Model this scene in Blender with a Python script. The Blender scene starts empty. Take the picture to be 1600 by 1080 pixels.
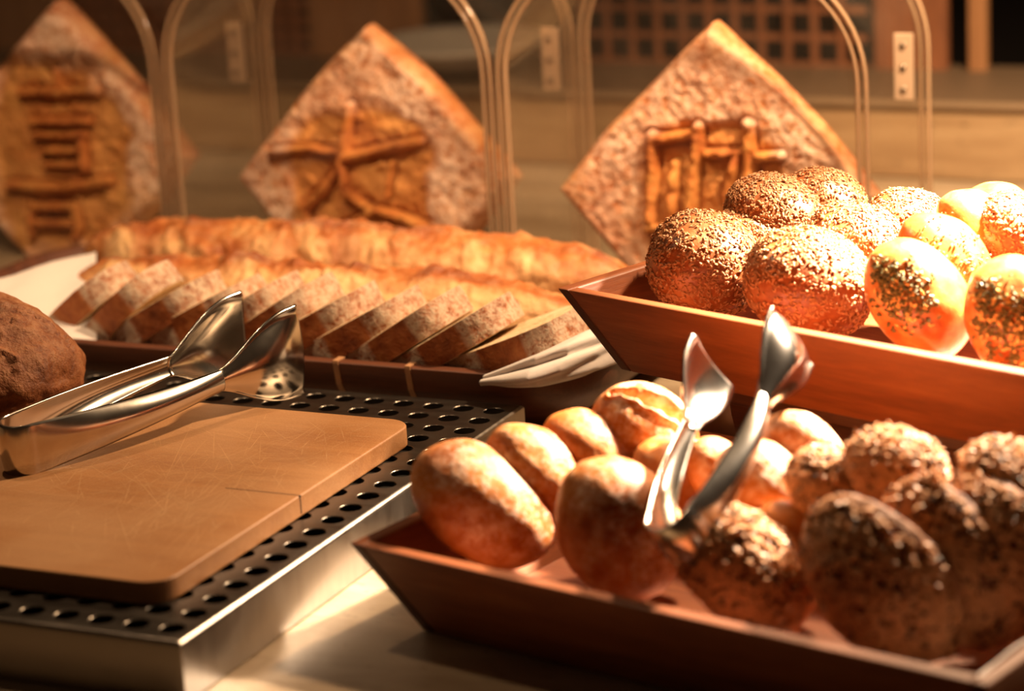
import bpy, bmesh, math, random
import numpy as np
from mathutils import Vector, Matrix

S = bpy.context.scene
COL = S.collection
random.seed(4)
RNG = np.random.default_rng(11)

# ------------------------------------------------------------------ camera
CAMZ = 0.4916
PITCH, ROLL, YAW = 0.27122, -0.05614, -0.44634
FPX = 4165.0
_f = np.array([0, math.cos(PITCH), -math.sin(PITCH)])
_u = np.array([0, math.sin(PITCH), math.cos(PITCH)])
_r = np.array([1.0, 0, 0])
_c, _s = math.cos(ROLL), math.sin(ROLL)
CR = _c*_r + _s*_u            # camera right
CU = -_s*_r + _c*_u           # camera up
CF = _f                       # camera forward
cam_data = bpy.data.cameras.new('camera')
cam = bpy.data.objects.new('camera', cam_data)
COL.objects.link(cam)
S.camera = cam
cam_data.sensor_width = 36.0
cam_data.lens = FPX/1600*36.0
cam_data.clip_start = 0.02
cam.matrix_world = Matrix(((CR[0], CU[0], -CF[0], 0), (CR[1], CU[1], -CF[1], 0),
                           (CR[2], CU[2], -CF[2], CAMZ), (0, 0, 0, 1)))
cam_data.dof.use_dof = True
cam_data.dof.focus_distance = 1.52
cam_data.dof.aperture_fstop = 5.0

# ------------------------------------------------------------------ world, lamps, exposure
W = bpy.data.worlds.new('world'); S.world = W; W.use_nodes = True
bg = W.node_tree.nodes['Background']
bg.inputs[0].default_value = (1.0, 0.52, 0.26, 1)
bg.inputs[1].default_value = 0.022
S.view_settings.view_transform = 'Standard'
S.view_settings.look = 'None'
S.view_settings.gamma = 1.0
S.view_settings.use_curve_mapping = False
S.view_settings.exposure = 0.0

def spot(name, loc, tgt, energy, color, size, blend, radius):
    d = bpy.data.lights.new(name, 'SPOT'); o = bpy.data.objects.new(name, d); COL.objects.link(o)
    o.location = loc
    o.rotation_euler = (Vector(tgt)-Vector(loc)).to_track_quat('-Z', 'Y').to_euler()
    d.energy = energy; d.color = color; d.spot_size = math.radians(size); d.spot_blend = blend
    d.shadow_soft_size = radius
    return o
def area(name, loc, tgt, energy, color, sx, sy):
    d = bpy.data.lights.new(name, 'AREA'); o = bpy.data.objects.new(name, d); COL.objects.link(o)
    o.location = loc; d.shape = 'RECTANGLE'; d.size = sx; d.size_y = sy
    o.rotation_euler = (Vector(tgt)-Vector(loc)).to_track_quat('-Z', 'Y').to_euler()
    d.energy = energy; d.color = color
    return o
spot('heat_or_fill_light', (0.47, 1.52, 0.46), (0.262, 1.385, 0.12), 450.0, (1.0, 0.78, 0.56), 49, 1.0, 0.02)
spot('heat_lamp_spill', (0.36, 1.60, 0.58), (0.30, 1.50, 0.12), 38.0, (1.0, 0.68, 0.40), 160, 0.6, 0.02)
spot('heat_or_fill_light', (0.56, 1.36, 0.85), (0.52, 2.16, 0.06), 130.0, (1.0, 0.70, 0.42), 44, 1.0, 0.02)  # added lamp, narrow cone to brighten the right part of the stone wall
spot('heat_or_fill_light', (0.16, 1.38, 0.95), (0.15, 1.95, 0.12), 22.0, (1.0, 0.68, 0.40), 40, 1.0, 0.02)  # unseen front light, put in only to brighten the right display bread
spot('heat_or_fill_light', (-0.38, 1.40, 1.00), (-0.28, 2.0, 0.1), 26.0, (1.0, 0.66, 0.38), 66, 0.8, 0.02)  # second heat lamp, narrowed and turned to brighten the left display breads
spot('heat_or_fill_light', (-0.34, 1.60, 0.90), (-0.26, 1.42, 0.0), 8.0, (1.0, 0.66, 0.38), 110, 0.9, 0.015)
area('soft_fill_light', (-0.9, 0.9, 1.9), (-0.1, 1.6, 0.0), 0.25, (1.0, 0.66, 0.40), 0.6, 0.6)  # added soft overhead fill, no fixture belongs to it

area('soft_fill_light', (0.2, 2.0, 1.3), (0.3, 2.62, 0.2), 0.5, (1.0, 0.62, 0.34), 0.5, 0.2)  # invented soft light that lifts the lattice screens out of the dark

# ------------------------------------------------------------------ pixel / counter frames
def ray(x, y):
    return CR*(x-800)/FPX + CU*(540-y)/FPX + CF
def at(x, y, z):
    d = ray(x, y); return np.array([0, 0, CAMZ]) + d*((z-CAMZ)/d[2])
def aty(x, y, Y):
    d = ray(x, y); return np.array([0, 0, CAMZ]) + d*(Y/d[1])
RV = np.array([math.cos(YAW), math.sin(YAW), 0.0])     # along the counter, to the right
BV = np.array([-math.sin(YAW), math.cos(YAW), 0.0])    # across the counter, away
ZV = np.array([0, 0, 1.0])
ORG = np.array([-0.16844895, 1.18584779, 0.0])         # first hole of the drip tray
def cf(i, j, z=0.0):                                   # counter frame in steps of 2 cm, i to the LEFT
    return ORG - RV*0.02*i + BV*0.02*j + ZV*z

# ------------------------------------------------------------------ noise
def _hash(ix, iy, iz, seed):
    h = (ix*374761393 + iy*668265263 + iz*2147483647 + seed*974634777) & 0xffffffff
    h = ((h ^ (h >> 13)) * 1274126177) & 0xffffffff
    return ((h ^ (h >> 16)) & 0xffff)/65535.0
def vnoise(P, scale, seed=0):
    Q = np.asarray(P)*scale + 1000.0
    I = np.floor(Q).astype(np.int64); Fr = Q-I; Fr = Fr*Fr*(3-2*Fr)
    out = np.zeros(len(Q))
    for dx in (0, 1):
        for dy in (0, 1):
            for dz in (0, 1):
                w = (Fr[:, 0] if dx else 1-Fr[:, 0])*(Fr[:, 1] if dy else 1-Fr[:, 1])*(Fr[:, 2] if dz else 1-Fr[:, 2])
                out += w*_hash(I[:, 0]+dx, I[:, 1]+dy, I[:, 2]+dz, seed)
    return out*2-1
def fbm(P, scale, oct=4, seed=0):
    a, o, t = 1.0, 0, 0
    for k in range(oct):
        o = o + a*vnoise(P, scale*2**k, seed+k*7); t += a; a *= 0.5
    return o/t

# ------------------------------------------------------------------ object helpers
def tag(o, label, cat, group=None, kind=None):
    o['label'] = label; o['category'] = cat
    if group: o['group'] = group
    if kind: o['kind'] = kind
    return o
def structure(o):
    o['kind'] = 'structure'; return o
def mat4(M3, loc):
    M = Matrix.Identity(4)
    for r in range(3):
        for c in range(3): M[r][c] = float(M3[r][c])
        M[r][3] = float(loc[r])
    return M
def frame(x, y, z):      # columns
    return np.stack([x, y, z], 1)
def empty(name, loc, M3=None):
    o = bpy.data.objects.new(name, None); COL.objects.link(o); o.empty_display_size = 0.02
    o.matrix_world = mat4(np.eye(3) if M3 is None else M3, loc)
    return o
def mesh_obj(name, V, Fc, mat, parent=None, smooth=True, M=None, attr=None):
    me = bpy.data.meshes.new(name)
    me.from_pydata([tuple(map(float, v)) for v in V], [], [tuple(map(int, f)) for f in Fc])
    me.update()
    if smooth: me.polygons.foreach_set('use_smooth', [True]*len(me.polygons))
    if attr is not None:
        for nm, vals in attr.items():
            a = me.attributes.new(nm, 'FLOAT', 'POINT'); a.data.foreach_set('value', np.asarray(vals, dtype=np.float32))
    me.materials.append(mat)
    o = bpy.data.objects.new(name, me); COL.objects.link(o)
    if parent is not None: o.parent = parent
    if M is not None: o.matrix_local = M
    return o
def bevel(o, w, seg=2, ang=30):
    m = o.modifiers.new('bevel', 'BEVEL'); m.width = w; m.segments = seg; m.limit_method = 'ANGLE'; m.angle_limit = math.radians(ang)
    return o
def hexa(pts):           # 8 points: bottom 4 ccw, top 4 ccw
    return pts, [(3, 2, 1, 0), (4, 5, 6, 7), (0, 1, 5, 4), (1, 2, 6, 5), (2, 3, 7, 6), (3, 0, 4, 7)]
def boxpts(x0, x1, y0, y1, z0, z1):
    return hexa([(x0, y0, z0), (x1, y0, z0), (x1, y1, z0), (x0, y1, z0), (x0, y0, z1), (x1, y0, z1), (x1, y1, z1), (x0, y1, z1)])
def join(parts):
    V, Fc = [], []
    for v, f in parts:
        n = len(V); V += list(v); Fc += [tuple(i+n for i in q) for q in f]
    return V, Fc
def grid_faces(nu, nv, wrap_u=False, wrap_v=False):
    Fc = []
    for i in range(nu if wrap_u else nu-1):
        for j in range(nv if wrap_v else nv-1):
            a = i*nv+j; b = ((i+1) % nu)*nv+j; c = ((i+1) % nu)*nv+(j+1) % nv; d = i*nv+(j+1) % nv
            Fc.append((a, b, c, d))
    return Fc
def tube(path, radii, seg=10, cap=True):
    path = np.asarray(path, float); n = len(path)
    radii = np.full(n, radii) if np.isscalar(radii) else np.asarray(radii)
    T = np.gradient(path, axis=0); T /= np.linalg.norm(T, axis=1)[:, None]
    up = np.array([0, 0, 1.0]) if abs(T[0][2]) < .9 else np.array([1.0, 0, 0])
    V = []
    N = np.cross(T[0], up); N /= np.linalg.norm(N)
    for k in range(n):
        N = N-T[k]*(N@T[k]); N /= np.linalg.norm(N); B = np.cross(T[k], N)
        for s in range(seg):
            a = 2*math.pi*s/seg
            V.append(path[k]+radii[k]*(math.cos(a)*N+math.sin(a)*B))
    Fc = grid_faces(n, seg, wrap_v=True)
    if cap:
        Fc.append(tuple(range(seg))); Fc.append(tuple(n*seg-1-s for s in range(seg)))
    return V, Fc

# ------------------------------------------------------------------ materials
def new_mat(name):
    m = bpy.data.materials.new(name); m.use_nodes = True
    nt = m.node_tree; nt.nodes.clear()
    out = nt.nodes.new('ShaderNodeOutputMaterial'); b = nt.nodes.new('ShaderNodeBsdfPrincipled')
    nt.links.new(b.outputs[0], out.inputs[0])
    return m, nt, b
class NB:
    def __init__(s, nt): s.nt = nt
    def n(s, t, **k):
        o = s.nt.nodes.new(t)
        for a, v in k.items(): setattr(o, a, v)
        return o
    def l(s, a, b): s.nt.links.new(a, b)
    def coord(s, scale=(1, 1, 1), rot=(0, 0, 0), which='Object'):
        tc = s.n('ShaderNodeTexCoord'); mp = s.n('ShaderNodeMapping')
        mp.inputs['Scale'].default_value = scale; mp.inputs['Rotation'].default_value = rot
        s.l(tc.outputs[which], mp.inputs[0]); return mp.outputs[0]
    def noise(s, vec, scale, detail=4, rough=0.55, dist=0.0):
        o = s.n('ShaderNodeTexNoise'); o.inputs['Scale'].default_value = scale; o.inputs['Detail'].default_value = detail
        o.inputs['Roughness'].default_value = rough; o.inputs['Distortion'].default_value = dist
        s.l(vec, o.inputs['Vector']); return o.outputs[0]
    def ramp(s, fac, stops):
        o = s.n('ShaderNodeValToRGB'); e = o.color_ramp.elements
        while len(e) > 1: e.remove(e[-1])
        e[0].position = stops[0][0]; e[0].color = tuple(stops[0][1])+(1,) if len(stops[0][1]) == 3 else stops[0][1]
        for p, c in stops[1:]:
            q = e.new(p); q.color = tuple(c)+(1,) if len(c) == 3 else c
        s.l(fac, o.inputs[0]); return o.outputs[0]
    def mix(s, fac, a, b, mode='MIX'):
        o = s.n('ShaderNodeMix', data_type='RGBA', blend_type=mode)
        if isinstance(fac, float): o.inputs[0].default_value = fac
        else: s.l(fac, o.inputs[0])
        for v, i in ((a, 6), (b, 7)):
            if isinstance(v, tuple): o.inputs[i].default_value = v+(1,) if len(v) == 3 else v
            else: s.l(v, o.inputs[i])
        return o.outputs[2]
    def math(s, op, a, b=None, clamp=False):
        o = s.n('ShaderNodeMath', operation=op); o.use_clamp = clamp
        for v, i in ((a, 0), (b, 1)):
            if v is None: continue
            if isinstance(v, (int, float)): o.inputs[i].default_value = v
            else: s.l(v, o.inputs[i])
        return o.outputs[0]
    def attr(s, name):
        o = s.n('ShaderNodeAttribute'); o.attribute_name = name; return o.outputs['Fac']
    def bump(s, h, strength, dist, prev=None):
        o = s.n('ShaderNodeBump'); o.inputs['Strength'].default_value = strength; o.inputs['Distance'].default_value = dist
        s.l(h, o.inputs['Height'])
        if prev is not None: s.l(prev, o.inputs['Normal'])
        return o.outputs[0]
G3 = lambda v: (v, v, v)

def crust_mat(name, dark, mid, light, flour=(0.86, 0.72, 0.6), flour_amt=0.5, rough=0.55, sc=1.0, bump=0.6, fine=1.0, sss=0.05, coat=0.0, flo=(0.42, 0.62)):
    """baked crust: noise between three browns, attribute 'pale' lightens scores, 'flour' lays flour"""
    m, nt, b = new_mat(name); n = NB(nt)
    oi = n.n('ShaderNodeObjectInfo')
    tc = n.n('ShaderNodeTexCoord'); va = n.n('ShaderNodeVectorMath', operation='ADD')
    vm = n.n('ShaderNodeVectorMath', operation='SCALE'); vm.inputs['Scale'].default_value = 3.0
    cx = n.n('ShaderNodeCombineXYZ'); n.l(oi.outputs['Random'], cx.inputs[0]); n.l(oi.outputs['Random'], cx.inputs[1])
    n.l(cx.outputs[0], vm.inputs[0]); n.l(tc.outputs['Object'], va.inputs[0]); n.l(vm.outputs[0], va.inputs[1])
    P = va.outputs[0]
    big = n.noise(P, 38*sc, 3, 0.5)
    med = n.noise(P, 150*sc, 4, 0.6)
    fin = n.noise(P, 620*sc, 3, 0.6)
    f = n.math('ADD', n.math('MULTIPLY', big, 0.55), n.math('MULTIPLY', med, 0.45))
    col = n.ramp(f, [(0.34, dark), (0.5, mid), (0.66, light)])
    col = n.mix(n.math('MULTIPLY', n.attr('pale'), 1.0, True), col, tuple(min(1, c*1.15+.03) for c in light))
    col = n.mix(n.math('MULTIPLY', n.attr('pale'), -1.6, True), col, tuple(c*0.8 for c in dark))
    fl = n.math('ADD', n.math('MULTIPLY', med, 0.55), n.math('MULTIPLY', fin, 0.45))
    flm = n.ramp(fl, [(flo[0], G3(0)), (flo[1], G3(1))])
    fa = n.math('MULTIPLY', flm, n.math('MULTIPLY', n.attr('flour'), flour_amt), True)
    col = n.mix(fa, col, flour)
    n.l(col, b.inputs['Base Color'])
    rr = n.math('ADD', n.math('MULTIPLY', fa, 0.35), rough, True); n.l(rr, b.inputs['Roughness'])
    h1 = n.bump(med, bump*0.8, 0.0025); h2 = n.bump(fin, bump*fine, 0.0007, h1)
    n.l(h2, b.inputs['Normal'])
    b.inputs['Specular IOR Level'].default_value = 0.35
    b.inputs['Coat Weight'].default_value = coat; b.inputs['Coat Roughness'].default_value = 0.25
    b.inputs['Subsurface Weight'].default_value = sss
    b.inputs['Subsurface Radius'].default_value = (1.0, 0.45, 0.2); b.inputs['Subsurface Scale'].default_value = 0.004
    return m
def wood_mat(name, dark, mid, light, axis='x', rough=0.4, coat=0.15, scratches=False):
    m, nt, b = new_mat(name); n = NB(nt)
    st = {'x': (1, 11, 11), 'y': (11, 1, 11), 'z': (11, 11, 1)}[axis]
    P = n.coord(st)
    g = n.noise(P, 9, 5, 0.6, 0.6)
    g2 = n.noise(P, 60, 3, 0.6)
    f = n.math('ADD', n.math('MULTIPLY', g, 0.7), n.math('MULTIPLY', g2, 0.3))
    col = n.ramp(f, [(0.33, dark), (0.5, mid), (0.68, light)])
    h = g2
    b.inputs['Roughness'].default_value = rough
    if scratches:
        # worn, paler sawn patch in the middle
        Pb = n.coord((1, 1, 1))
        wn = n.noise(Pb, 9, 3, 0.5)
        wear = n.ramp(wn, [(0.42, G3(0)), (0.62, G3(1))])
        fine = n.noise(Pb, 900, 2, 0.7)
        col = n.mix(n.math('MULTIPLY', wear, 0.5), col, (0.43, 0.235, 0.105))
        col = n.mix(n.math('MULTIPLY', n.math('GREATER_THAN', fine, 0.56), 0.16), col, (0.55, 0.34, 0.17))
        rr = n.math('ADD', n.math('MULTIPLY', wear, 0.15), rough); n.l(rr, b.inputs['Roughness'])
        h = fine
    n.l(col, b.inputs['Base Color'])
    n.l(n.bump(h, 0.25, 0.0006), b.inputs['Normal'])
    b.inputs['Coat Weight'].default_value = coat; b.inputs['Coat Roughness'].default_value = 0.3
    return m
def steel_mat(name, col, rough, sc=60, stretch=(1, 1, 1), var=0.12, bump=0.1):
    m, nt, b = new_mat(name); n = NB(nt)
    P = n.coord(stretch); a = n.noise(P, sc, 4, 0.6)
    n.l(n.mix(a, tuple(c*0.75 for c in col), tuple(min(1, c*1.15) for c in col)), b.inputs['Base Color'])
    n.l(n.math('ADD', n.math('MULTIPLY', n.math('SUBTRACT', a, 0.5), var*2), rough, True), b.inputs['Roughness'])
    b.inputs['Metallic'].default_value = 1.0
    n.l(n.bump(n.noise(P, sc*8, 2, .6), bump, 0.0004), b.inputs['Normal'])
    return m
def plain_mat(name, col, rough=0.6, var=0.15, sc=40, spec=0.4, bump=0.15, trans=0.0):
    m, nt, b = new_mat(name); n = NB(nt)
    a = n.noise(n.coord(), sc, 4, 0.6)
    n.l(n.mix(a, tuple(c*(1-var) for c in col), tuple(min(1, c*(1+var)) for c in col)), b.inputs['Base Color'])
    b.inputs['Roughness'].default_value = rough; b.inputs['Specular IOR Level'].default_value = spec
    n.l(n.bump(a, bump, 0.001), b.inputs['Normal'])
    b.inputs['Transmission Weight'].default_value = trans
    return m
def stone_mat(name, a1, a2, a3, stretch=(1, 5, 8), sc=6.0, rough=0.35):
    m, nt, b = new_mat(name); n = NB(nt)
    g = n.noise(n.coord(stretch), sc, 6, 0.62, 0.5); p = n.noise(n.coord((1, 2.5, 3)), sc*14, 3, 0.6)
    col = n.ramp(g, [(0.3, a1), (0.5, a2), (0.68, a3)])
    pit = n.ramp(p, [(0.30, G3(1)), (0.36, G3(0))])
    col = n.mix(n.math('MULTIPLY', pit, 0.6), col, tuple(c*0.45 for c in a1))
    n.l(col, b.inputs['Base Color']); b.inputs['Roughness'].default_value = rough
    n.l(n.bump(pit, -0.2, 0.001), b.inputs['Normal'])
    return m
def acrylic_mat(name, haze=0.011, tint=(0.97, 0.95, 0.92), gloss=0.05):
    """thin clear sheet: straight-through light, Fresnel reflection, a little surface dust"""
    m = bpy.data.materials.new(name); m.use_nodes = True; nt = m.node_tree; nt.nodes.clear(); n = NB(nt)
    out = n.n('ShaderNodeOutputMaterial'); tr = n.n('ShaderNodeBsdfTransparent'); gl = n.n('ShaderNodeBsdfGlossy'); di = n.n('ShaderNodeBsdfDiffuse')
    tr.inputs[0].default_value = tint+(1,); gl.inputs['Roughness'].default_value = gloss; di.inputs[0].default_value = (0.9, 0.75, 0.6, 1)
    fr = n.n('ShaderNodeFresnel'); fr.inputs[0].default_value = 1.45
    m1 = n.n('ShaderNodeMixShader'); m2 = n.n('ShaderNodeMixShader')
    n.l(n.math('MULTIPLY', fr.outputs[0], 0.35), m1.inputs[0]); n.l(tr.outputs[0], m1.inputs[1]); n.l(gl.outputs[0], m1.inputs[2])
    sm = n.noise(n.coord((1, 1, 1)), 14, 4, 0.6, 0.8)
    n.l(n.math('MULTIPLY', n.ramp(sm, [(0.35, G3(0.3)), (0.7, G3(1.6))]), haze), m2.inputs[0])
    n.l(m1.outputs[0], m2.inputs[1]); n.l(di.outputs[0], m2.inputs[2]); n.l(m2.outputs[0], out.inputs[0])
    return m

M_roll = crust_mat('floury_crust', (0.30, 0.075, 0.014), (0.50, 0.17, 0.035), (0.66, 0.30, 0.09), flour=(0.78, 0.60, 0.48), flour_amt=0.75, rough=0.45, sc=0.8, bump=0.35, flo=(0.46, 0.60))
M_sesame_crust = crust_mat('brown_glazed_crust', (0.15, 0.036, 0.009), (0.27, 0.075, 0.018), (0.40, 0.15, 0.045), flour_amt=0.1, rough=0.42, bump=0.3, coat=0.15)
M_glaze = crust_mat('glazed_golden_crust', (0.26, 0.06, 0.012), (0.42, 0.13, 0.028), (0.56, 0.25, 0.07), flour_amt=0.0, rough=0.30, bump=0.15, coat=0.4, sss=0.0)
M_seedroll = crust_mat('dark_seeded_crust', (0.08, 0.022, 0.006), (0.16, 0.048, 0.013), (0.34, 0.14, 0.045), flour_amt=0.1, rough=0.6, bump=0.6)
M_bag = crust_mat('baguette_crust', (0.28, 0.065, 0.012), (0.44, 0.14, 0.03), (0.60, 0.34, 0.13), flour_amt=0.25, rough=0.5, sc=0.7, bump=0.7)
M_loaf = crust_mat('rye_crust', (0.10, 0.026, 0.008), (0.20, 0.06, 0.016), (0.30, 0.11, 0.035), flour=(0.50, 0.32, 0.2), flour_amt=0.35, rough=0.6, bump=0.9)
M_slice = crust_mat('sliced_loaf_crust', (0.17, 0.04, 0.009), (0.33, 0.09, 0.018), (0.46, 0.16, 0.038), flour=(0.54, 0.43, 0.32), flour_amt=1.0, rough=0.6, bump=0.8, flo=(0.38, 0.56))
M_crumb = crust_mat('pale_crumb', (0.62, 0.40, 0.20), (0.72, 0.52, 0.30), (0.80, 0.62, 0.40), flour_amt=0.0, rough=0.9, bump=0.9, sc=1.6)
M_deco = crust_mat('decorated_bread_crust', (0.32, 0.08, 0.016), (0.50, 0.17, 0.035), (0.62, 0.30, 0.08), flour=(0.88, 0.66, 0.53), flour_amt=1.0, rough=0.7, sc=0.9, bump=0.7, flo=(0.40, 0.53))
M_sesame = plain_mat('toasted_sesame', (0.38, 0.17, 0.065), 0.6, 0.6, 900)
M_sunflower = plain_mat('mixed_grain_seed', (0.62, 0.31, 0.135), 0.5, 0.45, 400)
M_darkseed = plain_mat('dark_seed', (0.05, 0.03, 0.02), 0.4, 0.3, 400)
M_herb = plain_mat('herb_flakes', (0.10, 0.085, 0.02), 0.55, 0.6, 500)
M_cheese = plain_mat('melted_cheese', (0.72, 0.42, 0.12), 0.4, 0.3, 300)
M_woodx = wood_mat('cherry_wood_long', (0.15, 0.038, 0.009), (0.22, 0.060, 0.015), (0.30, 0.092, 0.025), 'x', 0.5, 0.03)
M_woody = wood_mat('cherry_wood_cross', (0.15, 0.038, 0.009), (0.22, 0.060, 0.015), (0.30, 0.092, 0.025), 'y', 0.5, 0.03)
M_wend = plain_mat('wood_end_grain', (0.075, 0.022, 0.009), 0.5, 0.3, 120)
M_walx = wood_mat('walnut_wood', (0.055, 0.016, 0.007), (0.10, 0.03, 0.012), (0.13, 0.04, 0.016), 'x', 0.5, 0.03)
M_inlay = plain_mat('pale_inlay', (0.42, 0.22, 0.11), 0.5, 0.3, 100)
M_riser = wood_mat('riser_wood', (0.05, 0.016, 0.007), (0.085, 0.028, 0.011), (0.13, 0.042, 0.017), 'x', 0.45)
M_board = wood_mat('maple_board', (0.29, 0.115, 0.036), (0.34, 0.145, 0.047), (0.40, 0.18, 0.063), 'x', 0.5, 0.0, True)
M_steel = steel_mat('polished_steel', (0.64, 0.58, 0.51), 0.18, 30, var=0.05, bump=0.03)
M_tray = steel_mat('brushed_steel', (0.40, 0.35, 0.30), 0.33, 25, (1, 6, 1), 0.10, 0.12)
M_traytop = steel_mat('dark_reflecting_steel', (0.17, 0.145, 0.12), 0.36, 25, (1, 6, 1), 0.12, 0.12)  # dark surroundings mirrored in the top are put into its colour
M_traydark = plain_mat('hole_shade_black', (0.012, 0.009, 0.007), 0.7)  # near-black colour stands in for the shade inside the holes
M_stone = stone_mat('travertine', (0.20, 0.135, 0.08), (0.30, 0.22, 0.14), (0.39, 0.30, 0.20), (1.2, 4, 8))
M_stonewall = stone_mat('travertine_band', (0.17, 0.095, 0.045), (0.26, 0.165, 0.085), (0.36, 0.25, 0.14), (1.0, 3, 9), 4)
M_cloth = plain_mat('white_linen', (0.62, 0.56, 0.52), 0.85, 0.04, 300, bump=0.2)
M_acryl = acrylic_mat('clear_acrylic')
M_aedge = plain_mat('acrylic_edge', (0.62, 0.42, 0.26), 0.12, 0.1, 20, 0.6, 0.0, 0.55)
M_hinge = plain_mat('hinge_plate_metal', (0.62, 0.45, 0.32), 0.45, 0.1)
M_screw = steel_mat('screw_steel', (0.35, 0.28, 0.22), 0.35)
M_lattice = wood_mat('lattice_wood', (0.13, 0.042, 0.014), (0.18, 0.06, 0.02), (0.23, 0.08, 0.028), 'z', 0.6, 0)
M_panel = wood_mat('panel_wood', (0.20, 0.085, 0.03), (0.25, 0.11, 0.04), (0.30, 0.135, 0.05), 'z', 0.6, 0)
M_black = plain_mat('dark_backing', (0.012, 0.006, 0.004), 0.8)
M_grey = plain_mat('grey_ceramic', (0.42, 0.38, 0.33), 0.4)
M_floor = stone_mat('floor_tile', (0.03, 0.02, 0.015), (0.04, 0.03, 0.02), (0.05, 0.04, 0.03))
M_jar = plain_mat('pale_glass_jar', (0.75, 0.75, 0.72), 0.3)
M_cabinet = wood_mat('cabinet_wood', (0.09, 0.03, 0.012), (0.13, 0.045, 0.018), (0.17, 0.06, 0.024), 'z')

CFR = frame(RV, BV, ZV)                    # counter frame axes (local x = right along counter)

# ================================================================== SETTING
fl = mesh_obj('floor', *boxpts(-4, 4, -2, 6, -0.95, -0.90), M_floor, smooth=False); structure(fl)
bw = empty('wall_back', cf(0, 0), CFR)
bwm = mesh_obj('wall_back', *boxpts(-3.0, 3.0, 2.06, 2.11, -0.9, 1.6), M_black, smooth=False, M=mat4(CFR, cf(0, 0)))
bpy.data.objects.remove(bw); bwm.name = 'wall_back'; structure(bwm)

# counter
root = empty('serving_counter', cf(0, 0, -0.9), CFR)
tag(root, 'long buffet counter with a beige travertine top under all the bread', 'counter')
o = mesh_obj('countertop', *boxpts(-1.6, 1.6, -0.085, 1.45, 0.86, 0.90), M_stone, root, False); bevel(o, 0.003)
mesh_obj('base_cabinet', *boxpts(-1.55, 1.55, -0.06, 1.0, 0.0, 0.86), M_cabinet, root, False)

# ================================================================== DRIP TRAY (perforated steel box)
H = 0.032
def perforated_box():
    NI, NJ = 17, 19
    s = 0.02; V = []; Fc = []
    seg = 24; rad = 0.0062; e = 0.00025
    def lp(i, j, dx, dy, z): return (-(i*s)+dx, j*s+dy, z)
    for i in range(NI):
        for j in range(NJ):
            n0 = len(V)
            ring, sq, low = [], [], []
            for k in range(seg):
                a = 2*math.pi*k/seg; c, sn = math.cos(a), math.sin(a)
                ring.append(lp(i, j, (rad+e)*c, (rad+e)*sn, H))
                m = max(abs(c), abs(sn)); sq.append(lp(i, j, s/2*c/m, s/2*sn/m, H))
                low.append(lp(i, j, rad*c, rad*sn, H-e))
            V += sq+ring+low+[lp(i, j, rad*math.cos(2*math.pi*k/seg), rad*math.sin(2*math.pi*k/seg), H-0.0010) for k in range(seg)]
            for k in range(seg):
                k2 = (k+1) % seg
                for r in range(3):
                    a0 = n0+r*seg
                    Fc.append((a0+k, a0+k2, a0+seg+k2, a0+seg+k))
            # square corners lie on the seg grid (multiples of 45 deg), so cells tile
    x1, x0 = 0.5*s, -(NI-1)*s-0.5*s; y0, y1 = -0.5*s, (NJ-1)*s+0.5*s
    X0, X1, Y0, Y1 = x0-0.001, 0.0112, -0.0124, 18.70*s
    def quad(p): 
        n = len(V); V.extend(p); Fc.append((n, n+1, n+2, n+3))
    quad([(X0, Y0, H), (X1, Y0, H), (x1, y0, H), (x0, y0, H)]); quad([(X1, Y0, H), (X1, Y1, H), (x1, y1, H), (x1, y0, H)])
    quad([(X1, Y1, H), (X0, Y1, H), (x0, y1, H), (x1, y1, H)]); quad([(X0, Y1, H), (X0, Y0, H), (x0, y0, H), (x0, y1, H)])
    return V, Fc, (X0, X1, Y0, Y1)
root = empty('perforated_drip_tray', cf(0, 0), CFR)
tag(root, 'low steel drip tray with rows of round holes under the cutting board', 'tray')
V, Fc, (X0, X1, Y0, Y1) = perforated_box()
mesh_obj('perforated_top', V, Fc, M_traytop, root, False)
# skirt with a rolled upper edge
ring = []
prof = [(0.0, H), (0.0009, H-0.0003), (0.0016, H-0.0012), (0.0018, H-0.0025), (0.0018, 0.0005), (-0.0002, 0.0005), (-0.0002, H-0.002)]
V = []
cs = [(X0, Y0, -1, -1), (X1, Y0, 1, -1), (X1, Y1, 1, 1), (X0, Y1, -1, 1)]
for d, z in prof:
    for x, y, sx, sy in cs: V.append((x+sx*d, y+sy*d, z))
Fc = []
for k in range(len(prof)-1):
    for q in range(4):
        Fc.append((k*4+q, (k+1)*4+q, (k+1)*4+(q+1) % 4, k*4+(q+1) % 4))
o = mesh_obj('skirt', V, Fc, M_tray, root, False); bevel(o, 0.0005, 2)
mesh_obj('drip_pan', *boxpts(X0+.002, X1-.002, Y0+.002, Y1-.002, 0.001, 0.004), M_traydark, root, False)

# ================================================================== CUTTING BOARD
def rounded_rect(x0, x1, y0, y1, r, seg=8):
    P = []
    for cx, cy, a0 in ((x1-r, y0+r, -90), (x1-r, y1-r, 0), (x0+r, y1-r, 90), (x0+r, y0+r, 180)):
        for k in range(seg+1):
            a = math.radians(a0+90*k/seg); P.append((cx+r*math.cos(a), cy+r*math.sin(a)))
    return P
def prism(P, z0, z1):
    n = len(P); V = [(x, y, z0) for x, y in P]+[(x, y, z1) for x, y in P]
    Fc = [tuple(range(n-1, -1, -1)), tuple(range(n, 2*n))]+[(k, (k+1) % n, n+(k+1) % n, n+k) for k in range(n)]
    return V, Fc
root = empty('cutting_board', cf(0, 0, H), CFR)
tag(root, 'worn wooden cutting board covered in knife scratches on the steel drip tray', 'cutting board')
PB = rounded_rect(-0.30, -0.0185, 0.022, 0.296, 0.016)
bv_, bf_ = prism(PB, 0.0, 0.012); nb_ = len(bf_)
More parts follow.
